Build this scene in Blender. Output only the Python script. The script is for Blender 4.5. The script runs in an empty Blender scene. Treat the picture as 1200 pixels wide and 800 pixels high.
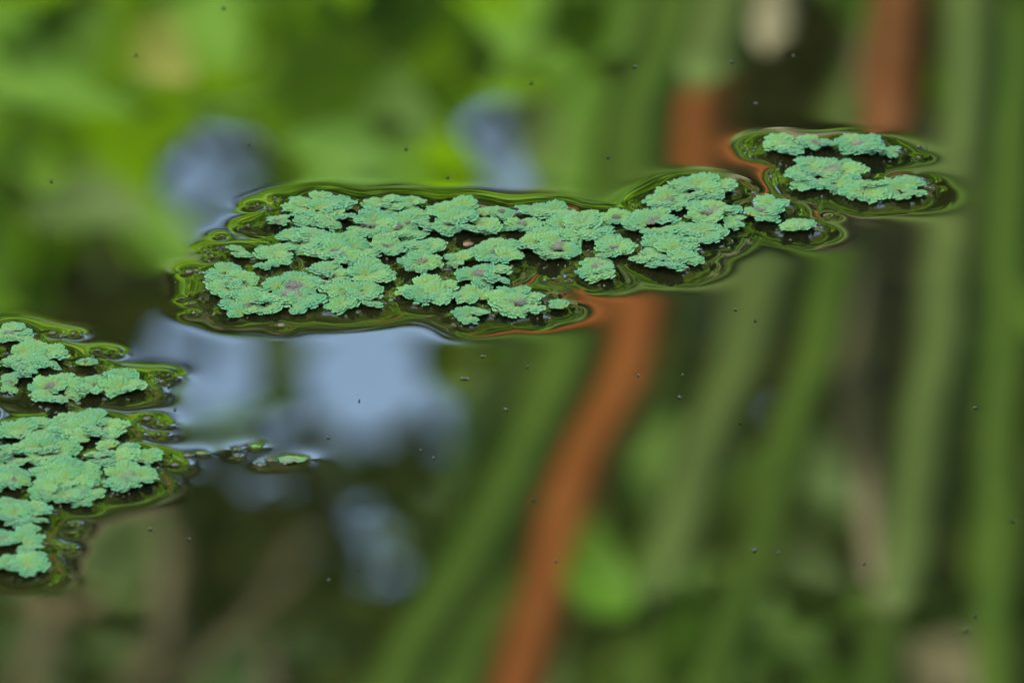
import bpy, math, random
import numpy as np
from mathutils import Vector, Matrix

R = math.radians
random.seed(11)
rng = np.random.default_rng(11)
sc = bpy.context.scene
COL = sc.collection

# ------------------------------------------------------------------ camera
ELEV = R(24.0)                       # how steeply the photographer looks down on the pond
DIST = 4.0                           # metres from lens to the middle of the framed water
FRAME_W = 0.24                       # metres of water across the frame
CAM = Vector((0, -DIST * math.cos(ELEV), DIST * math.sin(ELEV)))
cd = bpy.data.cameras.new("camera"); cam = bpy.data.objects.new("camera", cd)
COL.objects.link(cam); sc.camera = cam
cam.location = CAM
cam.rotation_euler = (math.pi / 2 - ELEV, 0, 0)
cd.sensor_width = 36.0
cd.lens = 36.0 * DIST / FRAME_W
cd.clip_start = 0.05
cd.clip_end = 2000
cd.dof.use_dof = True
cd.dof.focus_distance = DIST + 0.015
cd.dof.aperture_fstop = (cd.lens / 1000.0) / 0.021
# ------------------------------------------------------------------ sky, sun, exposure
SUN_DIR = Vector((-0.50, -0.42, 0.80)).normalized()      # towards the sun
w = bpy.data.worlds.new("World"); sc.world = w; w.use_nodes = True
nt = w.node_tree
sky = nt.nodes.new("ShaderNodeTexSky"); sky.sky_type = 'NISHITA'; sky.sun_disc = False
sky.sun_elevation = math.asin(SUN_DIR.z)
sky.sun_rotation = math.atan2(SUN_DIR.x, SUN_DIR.y)
sky.dust_density = 5.0; sky.air_density = 1.0; sky.ozone_density = 1.0
bg = nt.nodes["Background"]; bg.inputs["Strength"].default_value = 0.10
wtc = nt.nodes.new("ShaderNodeTexCoord"); wnz = nt.nodes.new("ShaderNodeTexNoise")
wnz.inputs["Scale"].default_value = 4.5; wnz.inputs["Detail"].default_value = 5; wnz.inputs["Roughness"].default_value = 0.6
nt.links.new(wtc.outputs["Generated"], wnz.inputs["Vector"])
wmr = nt.nodes.new("ShaderNodeMapRange"); wmr.inputs[1].default_value = 0.40; wmr.inputs[2].default_value = 0.66
wmr.inputs[3].default_value = 0.12; wmr.inputs[4].default_value = 0.85
nt.links.new(wnz.outputs["Fac"], wmr.inputs[0])
wmx = nt.nodes.new("ShaderNodeMix"); wmx.data_type = 'RGBA'; wmx.inputs[7].default_value = (3.9, 6.1, 8.6, 1)   # thin cloud
nt.links.new(wmr.outputs[0], wmx.inputs[0]); nt.links.new(sky.outputs[0], wmx.inputs[6])
nt.links.new(wmx.outputs[2], bg.inputs["Color"])
sd = bpy.data.lights.new("sun", 'SUN'); sun = bpy.data.objects.new("sun", sd); COL.objects.link(sun)
sd.energy = 5.0; sd.angle = R(0.5); sd.color = (1.0, 0.965, 0.91)
sun.location = SUN_DIR * 30
sun.rotation_euler = SUN_DIR.to_track_quat('Z', 'Y').to_euler()
vs = sc.view_settings
vs.view_transform = 'Standard'; vs.look = 'None'; vs.gamma = 1.0; vs.use_curve_mapping = False
vs.exposure = 3.12
sc.cycles.use_denoising = True
sc.cycles.use_adaptive_sampling = False
sc.cycles.filter_width = 1.5
sc.cycles.max_bounces = 8
sc.cycles.sample_clamp_indirect = 8.0

# ------------------------------------------------------------------ pixel helpers (photograph is 1200 x 800)
FWD = Vector((0, math.cos(ELEV), -math.sin(ELEV)))
RGT = Vector((1, 0, 0))
UPV = RGT.cross(FWD)
PS = FRAME_W / DIST / 1200.0
def ray(px, py):
    return FWD + RGT * ((px - 600) * PS) - UPV * ((py - 400) * PS)
def on_water(px, py, z=0.0):
    d = ray(px, py); t = (z - CAM.z) / d.z
    return CAM + d * t
def mirrored(px, py, Y):
    """the point on the far bank, Y metres beyond, whose reflection is seen at this pixel"""
    d = ray(px, py); p = CAM + d * (-CAM.z / d.z)
    r = Vector((d.x, d.y, -d.z)); t = (Y - p.y) / r.y
    return p + r * t
def to_px(P):
    """pixel of the reflections of the points P (n,3)"""
    q = np.array(P, float).reshape(-1, 3).copy(); q[:, 2] *= -1
    v = q - np.array(CAM)
    zf = v @ np.array(FWD); zf[zf < 1e-6] = 1e-6
    return np.stack([600 + (v @ np.array(RGT)) / zf / PS, 400 - (v @ np.array(UPV)) / zf / PS], 1)

# ------------------------------------------------------------------ object helpers
def tag(o, label, cat, group=None, kind=None):
    o["label"] = label
    if cat: o["category"] = cat
    if group: o["group"] = group
    if kind: o["kind"] = kind
    return o
def mesh(name, v, f, mat=None, smooth=True, attrs=None):
    me = bpy.data.meshes.new(name)
    v = np.asarray(v, np.float32).reshape(-1, 3)
    if isinstance(f, np.ndarray):
        n = len(f); k = f.shape[1]
        me.vertices.add(len(v)); me.vertices.foreach_set("co", v.ravel())
        me.loops.add(n * k); me.loops.foreach_set("vertex_index", f.astype(np.int32).ravel())
        me.polygons.add(n)
        me.polygons.foreach_set("loop_start", np.arange(0, n * k, k, dtype=np.int32))
        me.update(calc_edges=True)
    else:
        me.from_pydata(v.tolist(), [], f); me.update()
    if smooth:
        me.polygons.foreach_set("use_smooth", np.ones(len(me.polygons), bool))
    for an, (typ, data) in (attrs or {}).items():
        a = me.attributes.new(an, typ, 'POINT')
        a.data.foreach_set("color" if typ == 'FLOAT_COLOR' else "value", np.asarray(data, np.float32).ravel())
    if mat: me.materials.append(mat)
    return me
def obj(name, me, parent=None):
    o = bpy.data.objects.new(name, me); COL.objects.link(o)
    if parent: o.parent = parent
    return o
def empty(name, loc):
    o = bpy.data.objects.new(name, None); COL.objects.link(o); o.location = loc
    o.empty_display_size = 0.01
    return o

# ------------------------------------------------------------------ materials
def new_mat(name):
    m = bpy.data.materials.new(name); m.use_nodes = True
    t = m.node_tree; t.nodes.clear()
    return m, t, t.nodes.new("ShaderNodeOutputMaterial")
def nd(t, typ, **kw):
    n = t.nodes.new(typ)
    for k, v in kw.items(): setattr(n, k, v)
    return n
def mix(t, fac, a, b):
    n = t.nodes.new("ShaderNodeMix"); n.data_type = 'RGBA'
    for i, val in ((0, fac), (6, a), (7, b)):
        if hasattr(val, "is_output"): t.links.new(val, n.inputs[i])
        else: n.inputs[i].default_value = val if i == 0 else (*val, 1)[:4]
    return n.outputs[2]
def math_(t, op, a, b=0.0):
    n = nd(t, "ShaderNodeMath", operation=op)
    for i, val in enumerate((a, b)):
        if hasattr(val, "is_output"): t.links.new(val, n.inputs[i])
        else: n.inputs[i].default_value = val
    return n.outputs[0]
def ramp(t, fac, lo, hi):
    n = nd(t, "ShaderNodeMapRange"); n.inputs[1].default_value = lo; n.inputs[2].default_value = hi
    t.links.new(fac, n.inputs[0]); return n.outputs[0]

def leaf_mat(name, c1, c2, transl=0.45, gloss=0.10, attr=True, tip=None):
    """leaf tissue: two colours mixed leaf by leaf, light passes through"""
    m, t, out = new_mat(name)
    if attr:
        a = nd(t, "ShaderNodeAttribute", attribute_name="v").outputs["Fac"]
    else:
        a = nd(t, "ShaderNodeObjectInfo").outputs["Random"]
    tc = nd(t, "ShaderNodeTexCoord")
    nz = nd(t, "ShaderNodeTexNoise"); nz.inputs["Scale"].default_value = 9; nz.inputs["Detail"].default_value = 4
    t.links.new(tc.outputs["Object"], nz.inputs["Vector"])
    wa = 0.65 if attr else 0.3
    f = math_(t, 'ADD', math_(t, 'MULTIPLY', a, wa), math_(t, 'MULTIPLY', ramp(t, nz.outputs["Fac"], .3, .7), 1 - wa))
    c = mix(t, f, c1, c2)
    p = nd(t, "ShaderNodeBsdfPrincipled"); p.inputs["Roughness"].default_value = 0.6
    p.inputs["Specular IOR Level"].default_value = gloss
    t.links.new(c, p.inputs["Base Color"])
    tr = nd(t, "ShaderNodeBsdfTranslucent")
    hs = nd(t, "ShaderNodeHueSaturation"); hs.inputs["Hue"].default_value = 0.485
    hs.inputs["Saturation"].default_value = 1.15; hs.inputs["Value"].default_value = 1.2
    t.links.new(c, hs.inputs["Color"]); t.links.new(hs.outputs[0], tr.inputs["Color"])
    ms = nd(t, "ShaderNodeMixShader"); ms.inputs[0].default_value = transl
    t.links.new(p.outputs[0], ms.inputs[1]); t.links.new(tr.outputs[0], ms.inputs[2])
    t.links.new(ms.outputs[0], out.inputs[0])
    return m
M = {}
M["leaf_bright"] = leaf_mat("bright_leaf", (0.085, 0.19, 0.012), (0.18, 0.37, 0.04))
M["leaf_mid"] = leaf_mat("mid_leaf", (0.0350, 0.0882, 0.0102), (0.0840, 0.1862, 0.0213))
M["leaf_dark"] = leaf_mat("dark_leaf", (0.034, 0.060, 0.011), (0.085, 0.135, 0.025), 0.35)  # low leaf colour carries the shade side of the background foliage
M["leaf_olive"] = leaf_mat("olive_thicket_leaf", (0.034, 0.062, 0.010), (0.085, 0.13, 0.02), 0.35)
M["leaf_painted_shade"] = leaf_mat("painted_shade_leaf", (0.008, 0.014, 0.004), (0.02, 0.034, 0.009), 0.2)  # deep shade behind the reeds, put into a near-black leaf colour
M["leaf_shade"] = leaf_mat("canopy_leaf", (0.075, 0.115, 0.009), (0.17, 0.24, 0.02), 0.4)
M["leaf_yellow"] = leaf_mat("yellow_leaf", (0.26, 0.30, 0.05), (0.34, 0.36, 0.07), attr=False)
M["reed_pale"] = leaf_mat("pale_reed", (0.125, 0.205, 0.045), (0.20, 0.285, 0.07), 0.35, attr=False)
M["reed_green"] = leaf_mat("green_reed", (0.068, 0.145, 0.015), (0.125, 0.235, 0.024), 0.35, attr=False)
M["reed_pale2"] = leaf_mat("fresh_leaf", (0.1120, 0.2548, 0.0255), (0.1540, 0.3234, 0.0425), 0.4, attr=False)
M["reed_lime"] = leaf_mat("lime_reed", (0.095, 0.235, 0.010), (0.13, 0.29, 0.013), 0.4, attr=False)
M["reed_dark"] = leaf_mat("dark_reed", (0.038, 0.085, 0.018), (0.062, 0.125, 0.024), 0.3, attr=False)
M["reed_rust"] = leaf_mat("rust_reed", (0.27, 0.075, 0.016), (0.52, 0.165, 0.032), 0.3, attr=False)
M["reed_rust2"] = leaf_mat("dull_rust_reed", (0.15, 0.055, 0.018), (0.27, 0.095, 0.026), 0.3, attr=False)
M["leaf_mid2"] = leaf_mat("olive_leaf", (0.080, 0.140, 0.030), (0.108, 0.178, 0.042), 0.3, attr=False)
M["reed_tan"] = leaf_mat("tan_reed", (0.19, 0.17, 0.085), (0.27, 0.235, 0.125), 0.25, attr=False)
M["reed_straw"] = leaf_mat("straw_reed", (0.28, 0.26, 0.14), (0.36, 0.33, 0.19), 0.3, attr=False)
M["drybark"] = leaf_mat("dry_bark", (0.1000, 0.0850, 0.0450), (0.2000, 0.1650, 0.0900), 0.0, attr=False)
M["reed_brown"] = leaf_mat("brown_reed", (0.0900, 0.0700, 0.0300), (0.1500, 0.1200, 0.0500), 0.2, attr=False)

m, t, out = new_mat("bark"); M["bark"] = m
p = nd(t, "ShaderNodeBsdfPrincipled"); p.inputs["Roughness"].default_value = 0.9
tc = nd(t, "ShaderNodeTexCoord"); nz = nd(t, "ShaderNodeTexNoise"); nz.inputs["Scale"].default_value = 14; nz.inputs["Detail"].default_value = 8
mp = nd(t, "ShaderNodeMapping"); mp.inputs["Scale"].default_value = (1, 1, 0.2)
t.links.new(tc.outputs["Object"], mp.inputs["Vector"]); t.links.new(mp.outputs[0], nz.inputs["Vector"])
t.links.new(mix(t, nz.outputs["Fac"], (0.05, 0.04, 0.028), (0.20, 0.16, 0.11)), p.inputs["Base Color"])
b = nd(t, "ShaderNodeBump"); b.inputs["Distance"].default_value = 0.02; t.links.new(nz.outputs["Fac"], b.inputs["Height"]); t.links.new(b.outputs[0], p.inputs["Normal"])
t.links.new(p.outputs[0], out.inputs[0])

m, t, out = new_mat("earth"); M["earth"] = m
p = nd(t, "ShaderNodeBsdfPrincipled"); p.inputs["Roughness"].default_value = 0.95
tc = nd(t, "ShaderNodeTexCoord"); nz = nd(t, "ShaderNodeTexNoise"); nz.inputs["Scale"].default_value = 1.7; nz.inputs["Detail"].default_value = 9
t.links.new(tc.outputs["Object"], nz.inputs["Vector"])
t.links.new(mix(t, ramp(t, nz.outputs["Fac"], .35, .65), (0.05, 0.045, 0.02), (0.06, 0.10, 0.02)), p.inputs["Base Color"])
t.links.new(p.outputs[0], out.inputs[0])

# murky pond water: mirror-smooth skin over dark olive murk
m, t, out = new_mat("pond_water"); M["water"] = m
p = nd(t, "ShaderNodeBsdfPrincipled")
tc = nd(t, "ShaderNodeTexCoord"); nz = nd(t, "ShaderNodeTexNoise"); nz.inputs["Scale"].default_value = 22; nz.inputs["Detail"].default_value = 6
t.links.new(tc.outputs["Object"], nz.inputs["Vector"])
t.links.new(mix(t, ramp(t, nz.outputs["Fac"], .35, .7), (0.003, 0.0035, 0.0012), (0.010, 0.009, 0.002)), p.inputs["Base Color"])
p.inputs["Roughness"].default_value = 0.0; p.inputs["IOR"].default_value = 1.40
t.links.new(p.outputs[0], out.inputs[0])

# water-fern scales: powdery blue-green with pale rims, yellower and older towards the base
def fern_mat(name, old=False):
    m, t, out = new_mat(name)
    a = nd(t, "ShaderNodeAttribute", attribute_name="tint")
    sep = nd(t, "ShaderNodeSeparateColor"); t.links.new(a.outputs["Color"], sep.inputs[0])
    rim, age, rnd = sep.outputs[0], sep.outputs[1], sep.outputs[2]
    oi = nd(t, "ShaderNodeObjectInfo").outputs["Random"]
    if old:
        c = mix(t, rnd, (0.036, 0.026, 0.014), (0.085, 0.066, 0.034))
        c = mix(t, math_(t, 'MULTIPLY', rim, 0.6), c, (0.11, 0.11, 0.07))
        c = mix(t, math_(t, 'MULTIPLY', oi, 0.35), c, (0.16, 0.20, 0.07))
    else:
        c = mix(t, oi, (0.026, 0.104, 0.024), (0.092, 0.158, 0.014))
        c = mix(t, math_(t, 'MULTIPLY', rnd, 0.6), c, (0.038, 0.150, 0.038))
        c = mix(t, math_(t, 'MULTIPLY', math_(t, 'POWER', age, 2.2), 0.95), c, (0.095, 0.125, 0.006))
        c = mix(t, math_(t, 'MULTIPLY', math_(t, 'POWER', rim, 1.6), 0.75), c, (0.15, 0.36, 0.17))
    p = nd(t, "ShaderNodeBsdfPrincipled"); p.inputs["Roughness"].default_value = 0.75
    p.inputs["Specular IOR Level"].default_value = 0.2
    p.inputs["Sheen Weight"].default_value = 0.15; p.inputs["Sheen Roughness"].default_value = 0.5
    t.links.new(c, p.inputs["Base Color"])
    tc = nd(t, "ShaderNodeTexCoord"); nz = nd(t, "ShaderNodeTexNoise"); nz.inputs["Scale"].default_value = 26; nz.inputs["Detail"].default_value = 3
    t.links.new(tc.outputs["Object"], nz.inputs["Vector"])
    b = nd(t, "ShaderNodeBump"); b.inputs["Strength"].default_value = 0.5; b.inputs["Distance"].default_value = 0.0002
    t.links.new(nz.outputs["Fac"], b.inputs["Height"]); t.links.new(b.outputs[0], p.inputs["Normal"])
    tr = nd(t, "ShaderNodeBsdfTranslucent"); t.links.new(c, tr.inputs["Color"])
    ms = nd(t, "ShaderNodeMixShader"); ms.inputs[0].default_value = 0.15
    t.links.new(p.outputs[0], ms.inputs[1]); t.links.new(tr.outputs[0], ms.inputs[2])
    t.links.new(ms.outputs[0], out.inputs[0])
    return m
M["fern"] = fern_mat("fern_scales")
M["fern_old"] = fern_mat("withered_scales", True)

def plain_mat(name, c1, c2, rough=0.6, scale=900):
    m, t, out = new_mat(name)
    p = nd(t, "ShaderNodeBsdfPrincipled"); p.inputs["Roughness"].default_value = rough
    p.inputs["Specular IOR Level"].default_value = 0.05 if "fluff" in name else 0.4
    tc = nd(t, "ShaderNodeTexCoord"); nz = nd(t, "ShaderNodeTexNoise"); nz.inputs["Scale"].default_value = scale
    t.links.new(tc.outputs["Object"], nz.inputs["Vector"])
    t.links.new(mix(t, ramp(t, nz.outputs["Fac"], .35, .65), c1, c2), p.inputs["Base Color"])
    t.links.new(p.outputs[0], out.inputs[0]); return m
M["detritus"] = plain_mat("wet_detritus", (0.014, 0.012, 0.004), (0.06, 0.046, 0.012), 0.4, 420)
M["amber"] = plain_mat("wet_amber_leaf", (0.06, 0.026, 0.004), (0.13, 0.06, 0.008), 0.3, 300)
M["fluff"] = plain_mat("pale_fluff", (0.035, 0.042, 0.025), (0.085, 0.095, 0.06), 0.8)
M["flydark"] = plain_mat("dark_fluff", (0.015, 0.015, 0.01), (0.05, 0.05, 0.03), 0.6)

# ================================================================== the ground (a basin holds the pond)
def axis(fine0, fine1, step, far, n):
    a = np.arange(fine0, fine1 + step * .5, step)
    g = np.geomspace(1.0, 1.0 + far, n)[1:] - 1.0
    return np.concatenate([(fine0 - g)[::-1], a, fine1 + g])
gx = axis(-12, 12, .4, 900, 22); gy = axis(-8, 10, .25, 900, 22)
GX, GY = np.meshgrid(gx, gy)
def ground_z(X, Y):
    edge_far = 2.35 + .22 * np.sin(X * .9 + 1) + .1 * np.sin(X * 2.3)
    edge_near = -2.75 + .2 * np.sin(X * .7 + 2)
    d = np.minimum(np.minimum(edge_far - Y, Y - edge_near), 9.5 - np.abs(X))   # > 0 in the pond
    z = np.where(d > 0, -0.55 * (1 - np.exp(-d / .5)), 0.5 * (1 - np.exp(d / 1.4)))
    return z + np.where(d < -.5, .05 * np.sin(X * 1.7) * np.sin(Y * 1.3), 0) - .01
GZ = ground_z(GX, GY)
nx, ny = len(gx), len(gy)
idx = np.arange(nx * ny).reshape(ny, nx)
quads = np.stack([idx[:-1, :-1], idx[:-1, 1:], idx[1:, 1:], idx[1:, :-1]], -1).reshape(-1, 4)
g = obj("ground", mesh("ground", np.stack([GX, GY, GZ], -1), quads, M["earth"]))
tag(g, "damp earthy ground around the pond, hollowed into its basin", None, kind="structure")
def gz(x, y): return float(ground_z(np.array(x), np.array(y)))

# ================================================================== far bank: what the water mirrors
def px_line(pts, Y): return [mirrored(x, y, Y) for x, y in pts]
def strap(points, width, mat, fold=0.25, tip=0.35, base=0.7, n=26, face=0.0, wprof=None):
    """a long strap leaf along a smooth polyline: V-folded, tapering to its tip"""
    P = np.array([list(p) for p in points], float)
    s = np.concatenate([[0], np.cumsum(np.linalg.norm(np.diff(P, axis=0), axis=1))]); s /= s[-1]
    tt = np.linspace(0, 1, n)
    C = np.stack([np.interp(tt, s, P[:, k]) for k in range(3)], 1)
    for _ in range(3): C[1:-1] = (C[:-2] + 2 * C[1:-1] + C[2:]) / 4
    T = np.gradient(C, axis=0); T /= np.linalg.norm(T, axis=1)[:, None]
    side = np.cross(T, np.array([math.sin(face), -math.cos(face), 0.0])); side /= np.linalg.norm(side, axis=1)[:, None]
    nor = np.cross(side, T)
    wd = np.ones(n) * width
    wd *= np.minimum(1, base + (1 - base) * tt / .25)
    wd *= np.clip((1 - tt) / tip, 0.0, 1) ** .7 + .004
    L = C - side * wd[:, None] / 2; Rr = C + side * wd[:, None] / 2; Mm = C + nor * (wd * fold)[:, None]
    B = C + nor * (wd * fold)[:, None] * .55 + nor * .0012      # underside: real thickness
    V = np.stack([L, Mm, Rr, B], 1).reshape(-1, 3); F = []
    for i in range(n - 1):
        a, b2 = i * 4, (i + 1) * 4
        for k in range(4): F.append((a + k, a + (k + 1) % 4, b2 + (k + 1) % 4, b2 + k))
    V = V - P[0]
    return mesh("blade", V, F, mat), P[0]

def to_ground(pts):
    """carry a leaning leaf down to where it is rooted, steeper towards its foot"""
    a, b2 = Vector(pts[0]), Vector(pts[1]); d = (a - b2).normalized()
    out = []; p = a.copy()
    while True:
        floor = max(gz(p.x, p.y), -0.35)
        if p.z <= floor: break
        d = Vector((d.x * .9, d.y, min(d.z, -.4))).normalized()
        p = p + d * .12; out.append(p.copy())
        if len(out) > 60: break
    return out[::-1]

REEDS = [  # photograph pixels from low on the plant (top of picture) to high, metres beyond, width m, material, label
 ([(858, -60), (838, 80), (812, 165), (768, 300), (744, 420), (700, 500), (668, 570), (650, 660), (606, 800)], 3.05, .027, "reed_rust", "rust-orange dead reed leaf leaning across the far bank", 350),
 ([(1070, -150), (1062, 0), (1056, 60), (1046, 110)], 2.95, .030, "reed_rust2", "short broken rust-brown reed leaf on the far bank", 110),
 ([(1050, -200), (1040, -60), (1026, 60), (1014, 200), (1008, 330), (1004, 440), (1024, 600)], 3.25, .019, "reed_tan", "grey-tan dry reed stalk on the far bank", 150),
 ([(1145, -100), (1140, 60), (1130, 210), (1104, 380), (1086, 520), (1066, 640)], 2.95, .026, "reed_pale", "pale green reed leaf bending beside the rust-brown one", 120),
 ([(1050, -80), (1030, 60), (962, 180), (902, 310), (868, 400), (836, 500), (800, 600)], 3.4, .028, "reed_pale", "broad pale green reed leaf leaning on the far bank", 160),
 ([(880, -100), (848, 0), (830, 60), (822, 84)], 2.9, .034, "reed_pale", "pale yellow-green reed leaf with its tip cut short", 40),
 ([(925, -90), (910, 0), (902, 40)], 2.8, .019, "reed_straw", "straw-coloured dead reed tip standing before dark shade", 20),
 ([(700, 300), (620, 520), (570, 600), (500, 720), (450, 820)], 2.9, .030, "reed_green", "olive green reed leaf leaning parallel to the rust one", 250),
 ([(856, -80), (836, 60), (806, 250), (772, 420), (700, 560), (600, 680), (530, 800)], 3.3, .028, "reed_green", "mid green reed leaf leaning behind the olive one", 250),
 ([(1195, 100), (1188, 300), (1180, 500), (1172, 800)], 3.2, .024, "reed_green", "upright green reed leaf at the thick end of the reed bed", 200),
 ([(950, 440), (905, 600), (860, 720), (825, 840)], 3.2, .022, "reed_green", "upright green reed leaf beside the broad pale one", 200),
 ([(1110, 520), (1075, 660), (1040, 760), (1015, 860)], 3.3, .022, "reed_green", "plain green reed leaf next to the bending pale one", 160),
 ([(790, 60), (720, 250), (640, 380), (600, 420), (560, 500)], 3.5, .020, "reed_dark", "dark green reed leaf crossing behind the leaning ones", 120),  # darker green leaf material, set furthest back of these leaves
]
for i, (pts, Y, wd, mt, lab, beyond) in enumerate(REEDS):
    q = px_line(pts, Y)
    d = (Vector(q[-1]) - Vector(q[-2])).normalized()
    q = to_ground(q) + [Vector(a) for a in q] + [Vector(q[-1]) + d * (beyond * .00038)]
    total = sum((Vector(q[j + 1]) - Vector(q[j])).length for j in range(len(q) - 1))
    me, o0 = strap(q, wd, M[mt], n=110, tip=min(.4, (.006 + .00038 * beyond) / total), base=.6, face=rng.uniform(-.15, .15))
    o = obj("reed_leaf", me); o.location = o0
    tag(o, lab, "reed", "reeds on the far bank")

# sky gaps: openings in the foliage, as ellipses in the mirrored picture (x, y, rx, ry)
GAPS = [(248, 200, 48, 54, .02), (215, 118, 24, 9, .1), (600, 165, 46, 34, .25), (240, 412, 58, 62, .02), (424, 428, 62, 54, .0), (490, 500, 96, 40, .30), (370, 535, 120, 44, .30),
        (435, 625, 84, 70, .6), (405, 705, 52, 44, .6), (738, 55, 14, 65, .2)]          # last: share of leaves that still hang in the opening
DARKGAP = [(100, 320, 34, 90, 0), (930, 110, 75, 120, 0), (660, 420, 60, 60, 0), (830, 450, 140, 110, 0), (1010, 310, 110, 90, 0)]
def keep(P, r=0.0, dark=False):
    q = to_px(P); ok = np.ones(len(q), bool)
    u = np.repeat(np.random.default_rng(4).uniform(0, 1, len(q) // 6 + 1), 6)[:len(q)]
    for (x, y, rx, ry, leak) in GAPS + (DARKGAP if dark else []):
        ok &= (((q[:, 0] - x) / (rx + r)) ** 2 + ((q[:, 1] - y) / (ry + r)) ** 2 > 1) | ((u < leak) & (dark != 2))
    if dark == 2: ok &= ~((q[:, 0] > -200) & (q[:, 0] < 480) & (q[:, 1] > 520) & (q[:, 1] < 1100))     # sunny foliage ends below the hanging boughs
    return ok

def leaf_cloud(C, length, width, seed, droop=0.3, up=0.35):
    """many small folded leaves at the points C; returns vertices, triangles and a value per vertex"""
    r = np.random.default_rng(seed); n = len(C)
    th = r.uniform(0, 2 * np.pi, n); el = r.normal(-droop, .5, n)
    T = np.stack([np.cos(th) * np.cos(el), np.sin(th) * np.cos(el), np.sin(el)], 1)
    N = np.stack([r.normal(0, .6, n), r.normal(-.15, .6, n), np.abs(r.normal(.4 + up, .5, n))], 1)
    S = np.cross(T, N); S /= np.linalg.norm(S, axis=1)[:, None] + 1e-9
    N = np.cross(S, T)
    L = (length * r.uniform(.6, 1.3, n))[:, None]; W = L * (width / length) * .5
    V = np.stack([C, C + T * L * .3 + S * W * .85 + N * W * .25, C + T * L * .65 + S * W * .8 + N * W * .2, C + T * L - N * L * .12,
                  C + T * L * .65 - S * W * .8 + N * W * .2, C + T * L * .3 - S * W * .85 + N * W * .25], 1)
    k = (np.arange(n) * 6)[:, None]
    F = np.concatenate([k + np.array([[0, 1, 5]]), k + np.array([[1, 2, 4]]), k + np.array([[1, 4, 5]]), k + np.array([[2, 3, 4]])])
    return V.reshape(-1, 3), F, np.repeat(r.uniform(0, 1, n), 6)

def crown_points(n, centre, radii, seed, clumps=18, spread=.34):
    r = np.random.default_rng(seed)
    k = r.normal(size=(clumps, 3)); k /= np.linalg.norm(k, axis=1)[:, None]
    k *= r.uniform(.35, .95, (clumps, 1))
    c = k[r.integers(0, clumps, n)] + r.normal(0, spread, (n, 3))
    return np.array(centre) + c * np.array(radii)

def tube_tree(base, top, r0, limbs, mat):
    """a tapered, slightly crooked trunk with limbs"""
    V, F = [], []
    def tube(a, b2, ra, rb, n=9, seg=8):
        a = np.array(a, float); b2 = np.array(b2, float); s0 = len(V)
        ax = b2 - a; L = np.linalg.norm(ax); ax /= L
        u = np.cross(ax, [.3, 1, .2]); u /= np.linalg.norm(u); v = np.cross(ax, u)
        for i in range(seg + 1):
            t_ = i / seg; c = a + ax * L * t_ + (u * math.sin(t_ * 5 + L) + v * math.sin(t_ * 4.1 + 1)) * .03 * L * math.sin(math.pi * t_)
            rr = ra + (rb - ra) * t_
            for j in range(n):
                an = 2 * math.pi * j / n; V.append(c + (u * math.cos(an) + v * math.sin(an)) * rr)
        for i in range(seg):
            for j in range(n):
                F.append((s0 + i * n + j, s0 + i * n + (j + 1) % n, s0 + (i + 1) * n + (j + 1) % n, s0 + (i + 1) * n + j))
    tube(base, top, r0, r0 * .45)
    for (f, tip) in limbs:
        a = np.array(base) + (np.array(top) - np.array(base)) * f
        tube(a, tip, r0 * .42, r0 * .08, 6, 6)
    return mesh("trunk", np.array(V) - np.array(base), F, mat)

def tube_path(q, rad, mat, n=8):
    V, F = [], []
    for i, c in enumerate(q):
        rr = rad * (1 - .55 * i / (len(q) - 1))
        for j in range(n):
            an = 2 * math.pi * j / n; V.append((c.x + math.cos(an) * rr, c.y + math.sin(an) * rr, c.z + math.sin(an * 2) * rr * .2))
    for i in range(len(q) - 1):
        for j in range(n): F.append((i * n + j, i * n + (j + 1) % n, (i + 1) * n + (j + 1) % n, (i + 1) * n + j))
    F.append(tuple(range(n))); F.append(tuple((len(q) - 1) * n + j for j in range(n)))
    return mesh("bough", V, F, mat)
def broad_leaf(parent, px, py, wpx, hpx, Y, mat, lean=0.0):
    """one large oval leaf, arched and folded along its midrib, as a part of the plant"""
    c = mirrored(px, py, Y); m = (DIST + Y / math.cos(ELEV)) * PS
    up = Vector((math.sin(lean), .35, math.cos(lean))).normalized(); nrm = Vector((-.15, -1, .45))
    side = up.cross(nrm).normalized(); nrm = side.cross(up).normalized()
    V, F = [], []
    for i in range(9):
        t_ = i / 8; hw = (math.sin(math.pi * min(t_ * .97 + .015, 1)) ** .7) * wpx * m * .5
        for sgn in (-1, -.5, 0, .5, 1):
            p = c + up * ((.5 - t_) * hpx * m) + side * (hw * sgn) + nrm * (hw * .25 * abs(sgn) + .12 * hpx * m * math.sin(math.pi * t_))
            V.append(p - parent.location)
    for i in range(8):
        for j in range(4): F.append((i * 5 + j, i * 5 + j + 1, i * 5 + j + 6, i * 5 + j + 5))
    return obj("leaf", mesh("leaf", V, F, mat), parent)
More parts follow.
